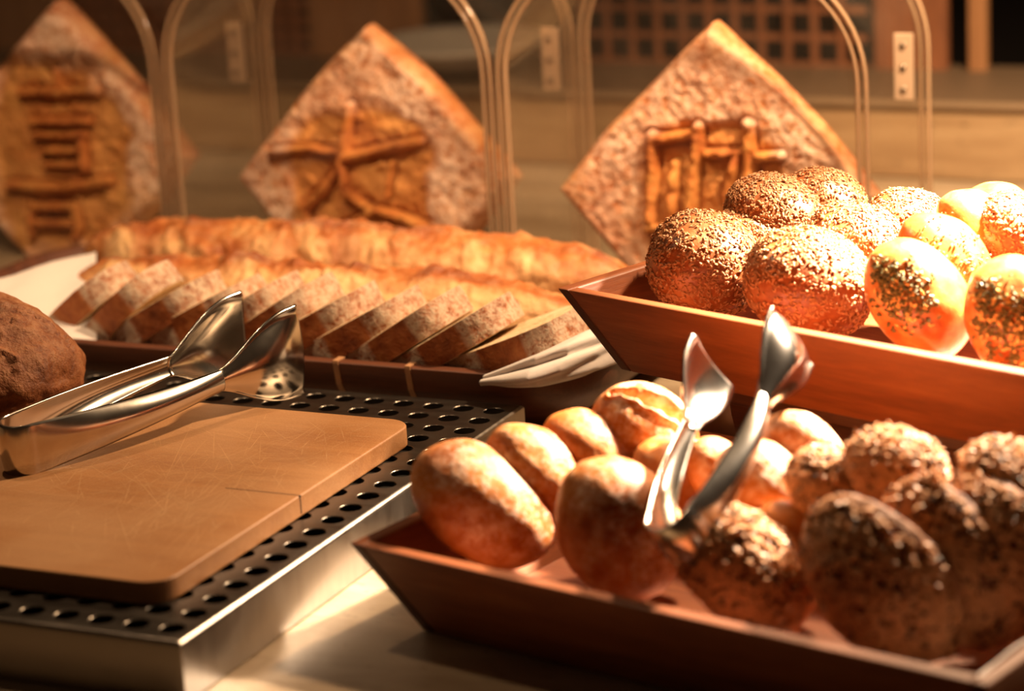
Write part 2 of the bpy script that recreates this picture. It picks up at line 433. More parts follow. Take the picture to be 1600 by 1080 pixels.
# knife scratches: hair-thin pale cuts in the face of the slab
rs = np.random.default_rng(5)
clusters = [((-0.075, 0.21), .030, .055, 2.0, .7, 90), ((-0.06, 0.15), .030, .06, 1.75, .5, 90), ((-0.13, 0.12), .045, .05, 1.2, .6, 110),
            ((-0.07, 0.09), .035, .05, 1.9, .45, 80), ((-0.17, 0.17), .05, .035, 0.6, 1.2, 120), ((-0.04, 0.25), .03, .05, 1.5, 1.0, 35), ((-0.11, 0.22), .05, .05, 0.2, .5, 70)]
for (cx, cy), sx_, sy_, a0, asp, cnt in clusters:
    for _ in range(cnt):
        x_, y_ = cx+rs.normal()*sx_, cy+rs.normal()*sy_; a_ = a0+rs.normal()*asp; l_ = abs(rs.normal())*0.02+0.006; w_ = rs.uniform(.00006, .00017)
        dx, dy = math.cos(a_)*l_, math.sin(a_)*l_; ox, oy = -math.sin(a_)*w_, math.cos(a_)*w_
        if min(x_-abs(dx), -0.0225) < -0.295 or x_+abs(dx) > -0.0215 or y_-abs(dy) < .027 or y_+abs(dy) > .291: continue
        k_ = len(bv_); z_ = 0.01204
        bv_ += [(x_-dx, y_-dy, z_), (x_+ox, y_+oy, z_), (x_+dx, y_+dy, z_), (x_-ox, y_-oy, z_)]; bf_.append((k_+3, k_+2, k_+1, k_))
o = mesh_obj('board_slab', bv_, bf_, M_board, root, False); bevel(o, 0.0012, 3)
o.data.materials.append(plain_mat('scratch_wood', (0.56, 0.33, 0.16), 0.7, 0.2, 60))
for p_ in list(o.data.polygons)[nb_:]: p_.material_index = 1
for p_ in list(o.data.polygons)[nb_:]:
    pass
# the open glue joint near the right edge
mesh_obj('split_joint', *join([boxpts(-0.064, -0.0178, 0.1590, 0.1597, 0.0117, 0.01206), boxpts(-0.0186, -0.0183, 0.1590, 0.1597, 0.002, 0.0119)]), M_black, root, False)

# ================================================================== BOARD-SIDED SERVING TRAYS
def flared_tray(name, corner, deg, L, D, h, ins, t, label, zbot):
    a = math.radians(deg); ex = np.array([math.cos(a), math.sin(a), 0]); ey = np.array([-math.sin(a), math.cos(a), 0])
    root = empty(name, np.array([corner[0], corner[1], zbot]), frame(ex, ey, ZV))
    tag(root, label, 'tray', 'flared wooden bread trays')
    ti = t*1.05
    # end boards run the full depth, long boards sit between them
    def endb(sgn):
        X = (lambda x: x) if sgn < 0 else (lambda x: L-x)
        P = [(X(ins), ins, 0), (X(ins+ti), ins, 0), (X(ins+ti), D-ins, 0), (X(ins), D-ins, 0),
             (X(0), 0, h), (X(t), 0, h), (X(t), D, h), (X(0), D, h)]
        v, f = hexa(P)
        if sgn > 0: f = [tuple(reversed(q)) for q in f]
        o = mesh_obj('end_board', v, f, M_woody, root, False)
        o.data.materials.append(M_wend)
        for p in o.data.polygons:
            if abs(p.normal.y) > 0.5 : p.material_index = 1
        bevel(o, 0.0012, 2); return o
    endb(-1); endb(1)
    for sgn in (-1, 1):
        Y = (lambda y: y) if sgn < 0 else (lambda y: D-y)
        P = [(ins+ti, Y(ins), 0), (L-ins-ti, Y(ins), 0), (L-ins-ti, Y(ins+ti), 0), (ins+ti, Y(ins+ti), 0),
             (t, Y(0), h), (L-t, Y(0), h), (L-t, Y(t), h), (t, Y(t), h)]
        v, f = hexa(P)
        if sgn > 0: f = [tuple(reversed(q)) for q in f]
        bevel(mesh_obj('long_board', v, f, M_woodx, root, False), 0.0010, 2)
    mesh_obj('tray_floor', *boxpts(ins+ti*0.6, L-ins-ti*0.6, ins+ti*0.6, D-ins-ti*0.6, 0.0, 0.005), M_woodx, root, False)
    return root
TL = dict(c=(-0.086, 1.242), deg=-38.6, L=0.352, D=0.235, h=0.05)
flared_tray('wooden_bread_tray', TL['c'], TL['deg'], TL['L'], TL['D'], TL['h'], 0.024, 0.008,
            'flared cherry wood tray of rolls in the foreground standing on the travertine counter', 0.0)
UZ = 0.070
TU = dict(c=(0.0269, 1.4517), deg=-44.98, L=0.36, D=0.235, h=0.05)
flared_tray('wooden_bread_tray', TU['c'], TU['deg'], TU['L'], TU['D'], TU['h'], 0.024, 0.008,
            'flared cherry wood tray of brightly lit sesame rolls raised on a dark riser', UZ)

# riser below the upper tray
a = math.radians(TU['deg']); uex = np.array([math.cos(a), math.sin(a), 0]); uey = np.array([-math.sin(a), math.cos(a), 0])
UM = frame(uex, uey, ZV)
root = empty('wooden_riser', np.array([TU['c'][0], TU['c'][1], 0]), UM)
tag(root, 'dark wooden riser holding up the tray of sesame rolls', 'riser')
o = mesh_obj('riser_block', *boxpts(0.085, 0.325, 0.045, 0.190, 0.0, UZ-0.012), M_riser, root, False); bevel(o, 0.002)
o = mesh_obj('riser_top', *boxpts(0.075, 0.333, 0.036, 0.198, UZ-0.012, UZ-0.0004), M_riser, root, False); bevel(o, 0.002)
# rounded dark foot at its left end
V = []; n1, n2 = 20, 28
for i in range(n1):
    t = i/(n1-1); z = 0.0 + t*(UZ-0.0005); r = 0.012+0.013*math.sin(math.pi*min(1, (0.12+0.86*t)))**0.7
    for k in range(n2):
        b_ = 2*math.pi*k/n2; V.append((0.072+r*math.cos(b_), 0.062+r*math.sin(b_), z))
Fc = grid_faces(n1, n2, wrap_v=True)+[tuple(range(n2-1, -1, -1)), tuple((n1-1)*n2+k for k in range(n2))]
fo = mesh_obj('round_foot', V, Fc, plain_mat('brown_lacquer', (0.10, 0.05, 0.03), 0.35, 0.1), root)

# ================================================================== BREAD
def ico(sub):
    bm = bmesh.new(); bmesh.ops.create_icosphere(bm, subdivisions=sub, radius=1.0)
    V = np.array([v.co[:] for v in bm.verts]); Fc = [tuple(v.index for v in f.verts) for f in bm.faces]; bm.free()
    return V, Fc
ICO5 = ico(6); ICO4 = ico(5)
def roll_surface(a, b, c, seed, flat=0.62, lump=0.05, fine=0.012, scores=(), power=2.0, sub=4):
    U, Fc = (ICO5 if sub == 5 else ICO4)
    P = U.copy()
    if power != 2.0:
        k = (np.abs(P)**power).sum(1)**(-1/power); P = P*k[:, None]
    P = P*np.array([a, b, c])
    low = U[:, 2] < 0
    P[low, 2] *= flat
    N = U/np.array([a, b, c]); N /= np.linalg.norm(N, axis=1)[:, None]
    m = (a+b+c)/3
    d = lump*m*fbm(U, 1.6, 2, seed) + fine*m*fbm(U, 7, 3, seed+3)
    pale = np.zeros(len(P))
    for (x0, y0, x1, y1, w, dep) in scores:     # cuts along the top, unit coords
        A = np.array([x0, y0]); Bp = np.array([x1, y1]); ab = Bp-A
        t = np.clip(((U[:, :2]-A)@ab)/(ab@ab), 0, 1); dist = np.linalg.norm(U[:, :2]-(A+t[:, None]*ab), axis=1)
        w2 = w*(0.35+0.65*np.sin(np.pi*np.clip(t, 0.04, 0.96)))
        dist = dist+0.05*vnoise(U, 7, seed+9)
        g = np.exp(-(dist/w2)**2)*(U[:, 2] > 0)
        rim = np.exp(-((dist-w2*1.5)/(w2*0.5))**2)*(U[:, 2] > 0)
        d += -dep*m*g + dep*0.45*m*rim + g*0.03*m*fbm(U, 16, 2, seed+5)
        pale = np.maximum(pale, g)
    P += N*d[:, None]
    return P, N, U, Fc, pale
def seed_mesh(P, N, idx, size, rng, out=0.3):
    """small flat grains lying on the surface at the chosen vertices"""
    base = np.array([(1, 0, 0), (-1, 0, 0), (0, 1, 0), (0, -1, 0), (0, 0, 1), (0, 0, -1), ], float)
    bf = [(0, 2, 4), (2, 1, 4), (1, 3, 4), (3, 0, 4), (2, 0, 5), (1, 2, 5), (3, 1, 5), (0, 3, 5)]
    V, Fc = [], []
    for q in idx:
        n = N[q]; t = rng.normal(size=3); t -= n*(t@n); t /= np.linalg.norm(t)
        n2 = n+0.35*rng.normal(size=3); n2 /= np.linalg.norm(n2); t -= n2*(t@n2); t /= np.linalg.norm(t); b_ = np.cross(n2, t)
        s = size*rng.uniform(0.7, 1.25)
        p = P[q]+n*s*out+t*rng.normal()*s*.5
        k = len(V)
        V.extend(p+base@np.array([t*s, b_*s*0.55, n2*s*0.38])); Fc.extend(tuple(i+k for i in f) for f in bf)
    return V, Fc
def orient(la, lt, ta, tt):
    """long axis at image angle la, tipped lt away from the lens; crown direction at image angle ta, tt towards the lens"""
    la, lt, ta, tt = map(math.radians, (la, lt, ta, tt))
    X = (CR*math.cos(la)+CU*math.sin(la))*math.cos(lt)+CF*math.sin(lt)
    Z = (CR*math.cos(ta)+CU*math.sin(ta))*math.cos(tt)-CF*math.sin(tt)
    Z = Z-X*(X@Z); Z /= np.linalg.norm(Z)
    return frame(X, np.cross(Z, X), Z)
def roll(name, label, cat, group, pos, M3, abc, mat, seed, flour=1.0, flat=0.62, lump=0.05, fine=0.012, scores=(), power=2.0, sub=4,
         seeds=None, dark=0, herbs=None, rim=0.0):
    P, N, U, Fc, pale = roll_surface(*abc, seed, flat, lump, fine, scores, power, sub)
    if rim: pale = np.maximum(pale, rim*np.exp(-((U[:, 2]-0.0)/0.10)**2))
    root = empty(name, pos, M3)
    tag(root, label, cat, group)
    fl = np.clip(0.25+0.75*U[:, 2]+0.3*vnoise(U, 2.5, seed+21), 0, 1)*flour
    fl = fl*(1-0.6*pale)
    mesh_obj('crust', P, Fc, mat, root, attr={'pale': pale*0.8, 'flour': fl})
    rng = np.random.default_rng(seed)
    if seeds:
        smat, n, size, zmin, nz = seeds
        pr = (U[:, 2]+nz*vnoise(U, 2.2, seed+33) > zmin)*(1.0)*(0.25+0.75*(vnoise(U, 6, seed+2) > -0.35))
        pr = pr/pr.sum(); idx = rng.choice(len(P), size=n, replace=True, p=pr)
        o = mesh_obj('seed_coating', *seed_mesh(P, N, idx, size, rng), smat, root, False); o['kind'] = 'stuff'
        if dark:
            idx = rng.choice(len(P), size=dark, replace=True, p=pr)
            o = mesh_obj('dark_seeds', *seed_mesh(P, N, idx, size*0.9, rng, 0.5), M_darkseed, root, False); o['kind'] = 'stuff'
    if herbs:
        ix, iy, rad, n, size = herbs
        c0 = (-CF+CR*ix+CU*iy)@M3/np.array(abc); c0 = c0/np.linalg.norm(c0)
        dd = np.linalg.norm(U-c0, axis=1)+0.25*vnoise(U, 4, seed+50)
        pr = np.exp(-(dd/rad)**4)+1e-9; pr /= pr.sum()
        idx = rng.choice(len(P), size=n, p=pr)
        o = mesh_obj('herb_topping', *seed_mesh(P, N, idx, size, rng, 0.5), M_herb, root, False); o['kind'] = 'stuff'
        idx = rng.choice(len(P), size=n//3, p=pr)
        o = mesh_obj('cheese_topping', *seed_mesh(P, N, idx, size*1.1, rng, 0.3), M_cheese, root, False); o['kind'] = 'stuff'
    return root

GP = 'plain floury rolls in the front tray'
GS = 'grain coated rolls in the front tray'
# --- front tray, plain rolls : px, py, z, la, lt, ta, tt, (a,b,c)
plain = [
 (754, 790, .056, -33, 8, 50, 55, (.0405, .0285, .0275), 1.0, (), 'large oblong floury roll standing at the left end of the front tray'),
 (966, 826, .056, -58, 10, 35, 60, (.0375, .0310, .0300), 1.1, (), 'floury oblong roll just left of the upright tongs bend in the front tray'),
 (838, 742, .066, -40, 10, 45, 45, (.031, .024, .022), 0.9, (), 'floury brown roll behind the two large oblong rolls in front tray'),
 (928, 712, .070, -35, 10, 60, 40, (.030, .022, .019), 0.35, (), 'smooth golden roll between the split-top roll and the large oblong rolls'),
 (1005, 675, .077, -25, 8, 80, 45, (.0295, .0265, .0225), 1.2, ((-.75, .1, .75, -.05, .16, .22),), 'floury roll with a split top at the back left of the front tray'),
 (1052, 748, .062, -40, 8, 70, 40, (.024, .020, .018), 0.3, (), 'small smooth golden roll seen between the two tong arms'),
 (1120, 738, .070, -50, 8, 80, 45, (.019, .016, .015), 0.8, (), 'small floury roll peeking out between the tong arms'),
 (1187, 757, .074, -30, 8, 60, 50, (.0245, .022, .020), 1.4, (), 'round floury roll directly right of the upright tongs'),
 (1255, 716, .080, -48, 8, 70, 30, (.026, .018, .020), 1.3, (), 'pointed floury roll under the tip of the right tong head'),
 (1232, 828, .062, -20, 8, 80, 40, (.017, .014, .013), 0.3, (), 'small orange roll piece between the seed coated rolls'),
]
for k, (px, py, z, la, lt, ta, tt, abc, fl, sc, lab) in enumerate(plain):
    roll('floury_roll', lab, 'bread roll', GP, at(px, py, z), orient(la, lt, ta, tt), abc, M_roll, 100+k, fl, 0.8, 0.05, 0.008, sc, sub=5 if k < 5 else 4)
seeded = [
 (1308, 770, .076, -30, 5, 80, 50, (.026, .022, .017), 'grain roll in the middle of the front tray, behind the large front one'),
 (1400, 743, .087, -25, 5, 80, 40, (.0255, .0235, .0205), 'grain roll standing highest at the back of the front tray'),
 (1578, 762, .084, -30, 5, 85, 45, (.026, .023, .018), 'grain roll at the back right of the front tray, cut by picture edge'),
 (1162, 893, .050, -32, 5, 95, 45, (.0350, .0280, .0245), 'dark grain roll below the bend of the upright tongs'),
 (1396, 888, .059, -47, 5, 223, 34, (.0450, .031, .039), 'largest dark grain roll leaning at the front of the front tray'),
 (1500, 868, .058, -54, 5, 216, 34, (.0445, .029, .036), 'grain roll leaning directly behind the largest dark one'),
 (1588, 850, .060, -48, 5, 222, 34, (.0430, .029, .036), 'grain roll leaning third in the row at the right end of the front tray'),
]
for k, (px, py, z, la, lt, ta, tt, abc, lab) in enumerate(seeded):
    roll('grain_roll', lab, 'bread roll', GS, at(px, py, z), orient(la, lt, ta, tt), abc, M_seedroll, 200+k, 0.3, 0.30 if k > 3 else 0.6, 0.05, 0.02, (), sub=5 if k > 2 else 4,
         seeds=(M_sunflower, 2400 if k > 2 else 1500, 0.0026 if k > 2 else 0.0023, 0.10 if k > 3 else -0.2, .12), dark=110, rim=1.0 if k > 3 else 0.0)
# --- upper tray
GU = 'sesame rolls in the raised tray'
upper = [
 (1101, 412, 0.125, -8, 5, 95, 28, (0.0319, 0.0324, 0.0282), 'sesame roll at the left front corner of the raised tray'),
 (1211, 333, 0.141, -10, 5, 95, 28, (0.0287, 0.0272, 0.0209), 'sesame roll second from left in the back row of the raised tray'),
 (1288, 318, 0.142, -10, 5, 95, 28, (0.0246, 0.0251, 0.0188), 'pale sesame roll farthest back at the top of the raised tray heap'),
 (1180, 368, 0.132, -15, 5, 85, 30, (0.0230, 0.0209, 0.0136), 'small sesame roll squeezed behind the left front sesame roll'),
 (1264, 442, 0.124, -12, 5, 95, 30, (0.0361, 0.0334, 0.0282), 'large sesame roll in the middle of the raised tray front row'),
 (1338, 376, 0.136, -8, 5, 90, 30, (0.0272, 0.0251, 0.0188), 'sesame roll glowing white under the heat lamp behind the front row'),
 (1425, 350, 0.138, -8, 5, 90, 30, (0.0251, 0.0251, 0.0167), 'overexposed sesame roll in the back row right of the glowing one'),
 (1590, 372, 0.136, -40, 5, 90, 30, (0.0282, 0.0251, 0.0209), 'sesame roll at the right picture edge of the raised tray'),
]
for k, (px, py, z, la, lt, ta, tt, abc, lab) in enumerate(upper):
    roll('sesame_roll', lab, 'bread roll', GU, at(px, py, z), orient(la, lt, ta, tt), abc, M_sesame_crust, 300+k, 0.2, 1.0, 0.04, 0.01, (), 2.25, sub=5 if k in (0, 1, 4) else 4,
         seeds=(M_sesame, 3200 if k in (0, 1, 4) else 2200, 0.0015, -0.75, .3))
GH = 'glazed herb rolls in the raised tray'
herb = [
 (1434, 468, 0.122, -52, 6, 100, 50, (0.0361, 0.0266, 0.0251), (-.55, .15, .50, 420, .0017), 'glazed oblong roll with dark herbs in the raised tray front row'),
 (1592, 498, 0.120, -62, 6, 110, 50, (0.0345, 0.0282, 0.0251), (-.55, -.15, .60, 420, .0017), 'glazed herb roll at the right picture edge behind the tray rim'),
 (1478, 412, 0.132, -45, 5, 95, 45, (0.0324, 0.0251, 0.0199), (.0, .1, .75, 160, .0013), 'pale herb roll between the two glazed front rolls in raised tray'),
 (1528, 372, 0.136, -50, 5, 85, 35, (0.0303, 0.0240, 0.0209), (-1.2, .3, .18, 16, .0012), 'smooth glazed roll with a red berry fleck in raised tray'),
 (1565, 342, 0.138, -20, 5, 85, 35, (0.0251, 0.0240, 0.0188), (.6, -.1, .5, 80, .0010), 'smooth pale roll at the back right of the raised tray'),
]
for k, (px, py, z, la, lt, ta, tt, abc, hb, lab) in enumerate(herb):
    roll('herb_roll', lab, 'bread roll', GH, at(px, py, z), orient(la, lt, ta, tt), abc, M_glaze, 400+k, 0.0, 0.8, 0.05, 0.008, (), sub=4, herbs=hb)

# --- dark round loaf on the board at the left edge
p = at(-30, 596, 0.070)
root = roll('round_rye_loaf', 'dark crusty round loaf cut off by the left picture edge on the board', 'loaf', None, np.array([p[0], p[1]+0.01, 0.044+0.030]),
     frame(RV, BV, ZV), (0.060, 0.055, 0.044), M_loaf, 501, 0.8, 0.78, 0.10, 0.03, ((-.3, -.9, .25, -.1, .04, .16), (.25, -.1, .9, .3, .04, .13), (.15, -.75, .75, -.5, .035, .14), (.5, -.8, .55, -.2, .03, .12)), sub=5)

# ================================================================== WALNUT TRAY WITH BAGUETTES
def loft_tray():
    x0, x1, y0, y1 = -0.487, 0.046, 0.389, 0.640
    prof = [(-0.034, 0.000, .02), (-0.030, 0.005, .03), (-0.011, 0.018, .042), (-0.003, 0.030, .05), (0.0, 0.045, .055), (-0.006, 0.046, .05), (-0.009, 0.044, .047), (-0.018, 0.030, .04), (-0.038, 0.012, .02)]
    V = []; n = None
    for d, z, r in prof:
        P = rounded_rect(x0-d, x1+d, y0-d, y1+d, r, 10); n = len(P); V += [(x, y, z) for x, y in P]
    Fc = [tuple(range(n-1, -1, -1))]
    for k in range(len(prof)-1):
        for q in range(n):
            Fc.append((k*n+q, k*n+(q+1) % n, (k+1)*n+(q+1) % n, (k+1)*n+q))
    Fc.append(tuple((len(prof)-1)*n+q for q in range(n)))
    return V, Fc
root = empty('walnut_bread_tray', cf(0, 0), CFR)
tag(root, 'long dark walnut tray with rounded corners holding baguettes and sliced loaf', 'tray')
o = mesh_obj('tray_body', *loft_tray(), M_walx, root, False)
for f in o.data.polygons: f.use_smooth = len(f.vertices) == 4
bevel(o, 0.001, 2, 50)
for i_ in (6.05, 3.55):       # pale inlaid splines across the front rim
    xc = -i_*0.02
    pts = [(0.3895, 0.0462), (0.3892, 0.0445), (0.3922, 0.030), (0.4002, 0.018)]
    vs = []
    for dx in (-0.0022, 0.0022):
        vs += [(xc+dx, y-0.0006, z) for y, z in pts]+[(xc+dx, 0.3965, 0.0468)]
    m_ = 5
    fs = [(0, 1, 2, 3, 4)[::-1], (5, 6, 7, 8, 9)]+[(k, (k+1) % 5, 5+(k+1) % 5, 5+k) for k in range(5)]
    vs2 = []
    for dx in (-0.0019, 0.0019):
        for y, z in pts: vs2.append((xc+dx, y-0.0008, z+0.0002))
    V_ = vs2; F_ = [(0, 1, 5, 4), (1, 2, 6, 5), (2, 3, 7, 6)]
    V_ += [(xc-0.0022, 0.3975, 0.0466), (xc+0.0022, 0.3975, 0.0466)]; F_.append((8, 0, 4, 9))
    o = mesh_obj('rim_inlay', V_, F_, M_inlay, root, False); sm = o.modifiers.new('s', 'SOLIDIFY'); sm.thickness = 0.0008

def baguette(label, p0, p1, r, seed, ncut, sag=0.0, tilt=0.35, taper=0.55, wide=1.15, pb=0.25):
    p0, p1 = np.array(p0), np.array(p1); L = np.linalg.norm(p1-p0); X = (p1-p0)/L
    Y = np.cross(ZV, X); Y /= np.linalg.norm(Y); Z = np.cross(X, Y)
    nu, nv = 260, 72; u = np.linspace(0, 1, nu); v = np.linspace(0, 2*np.pi, nv, endpoint=False)
    Ug, Vg = np.meshgrid(u, v, indexing='ij')
    end = np.clip(1-np.abs(2*Ug-1)**7, 0, 1)**0.5*(1-0.25*np.abs(2*Ug-1)**2.5)
    R = r*np.maximum(end, 0.002)
    x = (Ug-0.5)*L; y = R*np.cos(Vg)*wide; z = R*np.sin(Vg); z = np.where(z < 0, z*0.7, z)
    P = np.stack([x, y, z], -1).reshape(-1, 3)
    # diagonal scores over the crown
    s = (Ug*ncut + tilt*np.cos(Vg)*1.2 + 0.22*np.sin(Ug*17+seed) + 0.10*np.sin(Vg*3+Ug*31)) % 1.0
    crown = np.clip(np.sin(Vg)*1.4-0.15, 0, 1)**0.8*np.clip(np.minimum(Ug, 1-Ug)*14, 0, 1)
    open_ = np.exp(-((s-0.5)/0.24)**2)          # pale opened part
    lip = np.exp(-((s-0.80)/0.07)**2)
    n1 = fbm(P, 34, 3, seed).reshape(nu, nv); n2 = fbm(P, 200, 3, seed+4).reshape(nu, nv)
    d = r*(crown*(0.07*open_+0.06*lip-0.04)+0.22*n1+0.05*n2*(1+crown*open_*1.5))
    Nn = np.stack([np.zeros_like(y), np.cos(Vg), np.sin(Vg)], -1).reshape(-1, 3)
    P = P+Nn*(d*np.clip(end, 0, 1)).reshape(-1)[:, None]
    P[:, 2] += sag*(1-(2*P[:, 0]/L)**2)
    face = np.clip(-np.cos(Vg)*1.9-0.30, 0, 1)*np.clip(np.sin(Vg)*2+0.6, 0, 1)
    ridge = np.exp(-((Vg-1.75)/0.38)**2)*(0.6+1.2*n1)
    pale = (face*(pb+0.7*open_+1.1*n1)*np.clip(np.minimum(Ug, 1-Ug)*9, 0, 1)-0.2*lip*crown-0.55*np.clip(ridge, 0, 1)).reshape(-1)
    Fc = grid_faces(nu, nv, wrap_v=True)+[tuple(range(nv)), tuple((nu-1)*nv+nv-1-k for k in range(nv))]
    root = empty('baguette', (p0+p1)/2, frame(X, Y, Z))
    tag(root, label, 'baguette', 'baguettes in the walnut tray')
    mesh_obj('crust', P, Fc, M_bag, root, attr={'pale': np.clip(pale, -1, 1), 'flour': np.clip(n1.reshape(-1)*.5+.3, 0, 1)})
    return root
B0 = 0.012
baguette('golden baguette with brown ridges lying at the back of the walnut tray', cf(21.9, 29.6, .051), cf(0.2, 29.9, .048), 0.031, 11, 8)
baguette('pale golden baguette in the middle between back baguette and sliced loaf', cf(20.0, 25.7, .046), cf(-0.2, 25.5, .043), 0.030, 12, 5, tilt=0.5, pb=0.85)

# --- sliced loaf : slices shingled along the tray
def bread_slice(label, pos, ang, w, d, t, seed):
    ca, sa = math.cos(ang), math.sin(ang)
    X = RV*ca+ZV*sa; Y = BV; Z = np.cross(X, Y)
    root = empty('bread_slice', pos, frame(X, Y, Z))
    tag(root, label, 'bread slice', 'slices of brown loaf in the walnut tray')
    # outline: square with cut corners, slightly bulging
    K = [(-0.5, -0.28), (-0.11, -0.5), (0.29, -0.5), (0.5, -0.28), (0.5, 0.30), (0.30, 0.5), (-0.30, 0.5), (-0.5, 0.28)]
    pts = []; fl = []
    m = 9
    for k in range(8):
        A = np.array(K[k]); Bq = np.array(K[(k+1) % 8])
        for q in range(m):
            f = q/m; p = A*(1-f)+Bq*f; nrm = p/np.linalg.norm(p)
            p = p+nrm*0.03*math.sin(math.pi*f)-nrm*0.012*(q == 0)
            pts.append((p[0]*w, p[1]*d)); e = min(f, 1-f)*2
            fl.append({7: 1.8, 0: 1.3, 1: 0.03, 2: 0.9, 3: 0.9, 4: 1.0, 6: 1.2}.get(k, 0.08))
    pts = np.array(pts); n = len(pts); nl = 9
    V = []; FL = []
    for l in range(nl):
        z = (l/(nl-1)-0.5)*t
        for q in range(n): V.append((pts[q, 0], pts[q, 1], z)); FL.append(fl[q])
    V = np.array(V); nn = V.copy(); nn[:, 2] = 0; nn /= np.linalg.norm(nn, axis=1)[:, None]
    V += nn*(0.0013*fbm(V+seed, 120, 3, seed))[:, None]
    Fc = [(l*n+q, l*n+(q+1) % n, (l+1)*n+(q+1) % n, (l+1)*n+q) for l in range(nl-1) for q in range(n)]
    mesh_obj('crust', V, Fc, M_slice, root, attr={'pale': np.zeros(len(V)), 'flour': FL})
    for sgn, l in ((-1, 0), (1, nl-1)):
        R_ = []; rings = (0.995, 0.93, 0.6, 0.25)
        for ri, rr in enumerate(rings):
            for q in range(n):
                v = V[l*n+q]; R_.append((v[0]*rr, v[1]*rr, v[2]+sgn*(0.0004 if ri else 0)))
        R_.append((0, 0, sgn*t/2+sgn*.0005))
        Fq = [(r_*n+q, r_*n+(q+1) % n, (r_+1)*n+(q+1) % n, (r_+1)*n+q) for r_ in range(3) for q in range(n)]+[(3*n+q, 3*n+(q+1) % n, 4*n) for q in range(n)]
        if sgn < 0: Fq = [tuple(reversed(f)) for f in Fq]
        mesh_obj('crumb_face', R_, Fq, M_crumb, root, attr={'pale': np.zeros(len(R_)), 'flour': np.zeros(len(R_))})
    return root
xs = [105, 168, 228, 288, 345, 400, 462, 530, 600, 678, 772]
ys = [484, 490, 496, 501, 506, 510, 518, 526, 534, 542, 551]
names = ['rounded end slice of brown loaf at the far left of the row', 'second brown bread slice from the left end of the row',
         'third brown bread slice from the left end of the row', 'fourth brown bread slice from left, above the left tong head',
         'fifth brown bread slice from left, partly behind the left tong head', 'brown bread slice behind the gap between the two tong heads',
         'brown bread slice just behind the right tong head', 'brown bread slice right of the right tong head, fourth from the right end',
         'third brown bread slice from the right end of the row', 'second brown bread slice from the right end of the row',
         'rightmost brown bread slice with its pale cut edge, beside the napkin']
for k, (x, y) in enumerate(zip(xs, ys)):
    fr = at(x, y, 0.056)
    sc = 0.86+0.14*min(1, k/4)
    w, d = 0.084*sc, 0.060*sc
    ang = math.radians(30+3*math.sin(k*1.7)+(8 if k < 2 else 0)-(5 if k == 10 else 0))
    bread_slice(names[k], fr+BV*d*0.5-ZV*0.004, ang, w, d, 0.0175, 40+k)

# ================================================================== NAPKINS
def cloth(name, label, corners, nu, nv, folds, seed, thick=0.0012, amp=0.002, group=None):
    A, B_, C, D = [np.array(c, float) for c in corners]
    V = []
    for i in range(nu):
        for j in range(nv):
            u, v = i/(nu-1), j/(nv-1)
            p = A*(1-u)*(1-v)+B_*u*(1-v)+C*u*v+D*(1-u)*v
            V.append(p)
    V = np.array(V); uu = np.repeat(np.linspace(0, 1, nu), nv); vv = np.tile(np.linspace(0, 1, nv), nu)
    nrm = np.cross(B_-A, D-A); nrm /= np.linalg.norm(nrm)
    if nrm[2] < 0: nrm = -nrm
    h = amp*fbm(np.stack([uu, vv, uu*0], 1), 3, 3, seed)
    for (fa, fb, ph, am) in folds: h += am*np.sin(fa*uu+fb*vv+ph)
    V = V+nrm*h[:, None]
    c = V.mean(0); root_loc = c
    o = mesh_obj(name, V-c, grid_faces(nu, nv), M_cloth); o.location = c
    s = o.modifiers.new('s', 'SOLIDIFY'); s.thickness = thick; s.offset = 0
    tag(o, label, 'napkin', group)
    return o
cloth('linen_napkin', 'white linen napkin under the baguettes at the left end of the walnut tray',
      [at(-60, 540, .045), at(150, 545, .040), at(150, 395, .062), at(-60, 440, .075)], 50, 50, [(4, 3, 0, .004), (9, -5, 1, .0018)], 3)
# right-hand napkin: gathered fold lying over the corner of the tray
V = []; nu, nv = 90, 48
pa = np.array([at(757, 594, .044), at(800, 586, .047), at(850, 574, .051), at(905, 556, .054), at(960, 536, .054), at(1010, 515, .052)])
for i in range(nu):
    t = i/(nu-1)*(len(pa)-1); k = min(int(t), len(pa)-2); f = t-k; c = pa[k]*(1-f)+pa[k+1]*f
    tt = i/(nu-1); rad = 0.0035+0.0115*math.sin(min(1.0, tt*1.3)*math.pi/2)**1.2
    for j in range(nv):
        a_ = 2*math.pi*j/nv
        rr = rad*(1-0.40*math.exp(-((math.sin((a_-2.2-tt*0.5)/2))/0.10)**2)-0.25*math.exp(-((math.sin((a_-4.2+tt)/2))/0.12)**2)+0.06*math.sin(5*a_-tt*6))
        V.append(c+BV*rr*2.1*math.cos(a_)+ZV*rr*0.9*math.sin(a_))
V = np.array(V); c = V.mean(0)
o = mesh_obj('linen_napkin', V-c, grid_faces(nu, nv, wrap_v=True)+[tuple(range(nv)), tuple((nu-1)*nv+nv-1-k for k in range(nv))], M_cloth); o.location = c
tag(o, 'white linen napkin folded at the right end of the walnut tray', 'napkin')
# paper liner corner in the front tray
tex = np.array([math.cos(math.radians(TL['deg'])), math.sin(math.radians(TL['deg'])), 0]); tey = np.array([-tex[1], tex[0], 0])
def tl(x, y, z): return np.array([TL['c'][0], TL['c'][1], 0])+tex*x+tey*y+ZV*z
cloth('paper_liner', 'pale paper liner showing at the right front corner of the front tray',
      [tl(.288, .026, .011), tl(.331, .024, .038), tl(.333, .095, .040), tl(.30, .095, .011)], 24, 24, [(6, 4, 0, .0012)], 8, 0.0006, 0.001)['category'] = 'paper'

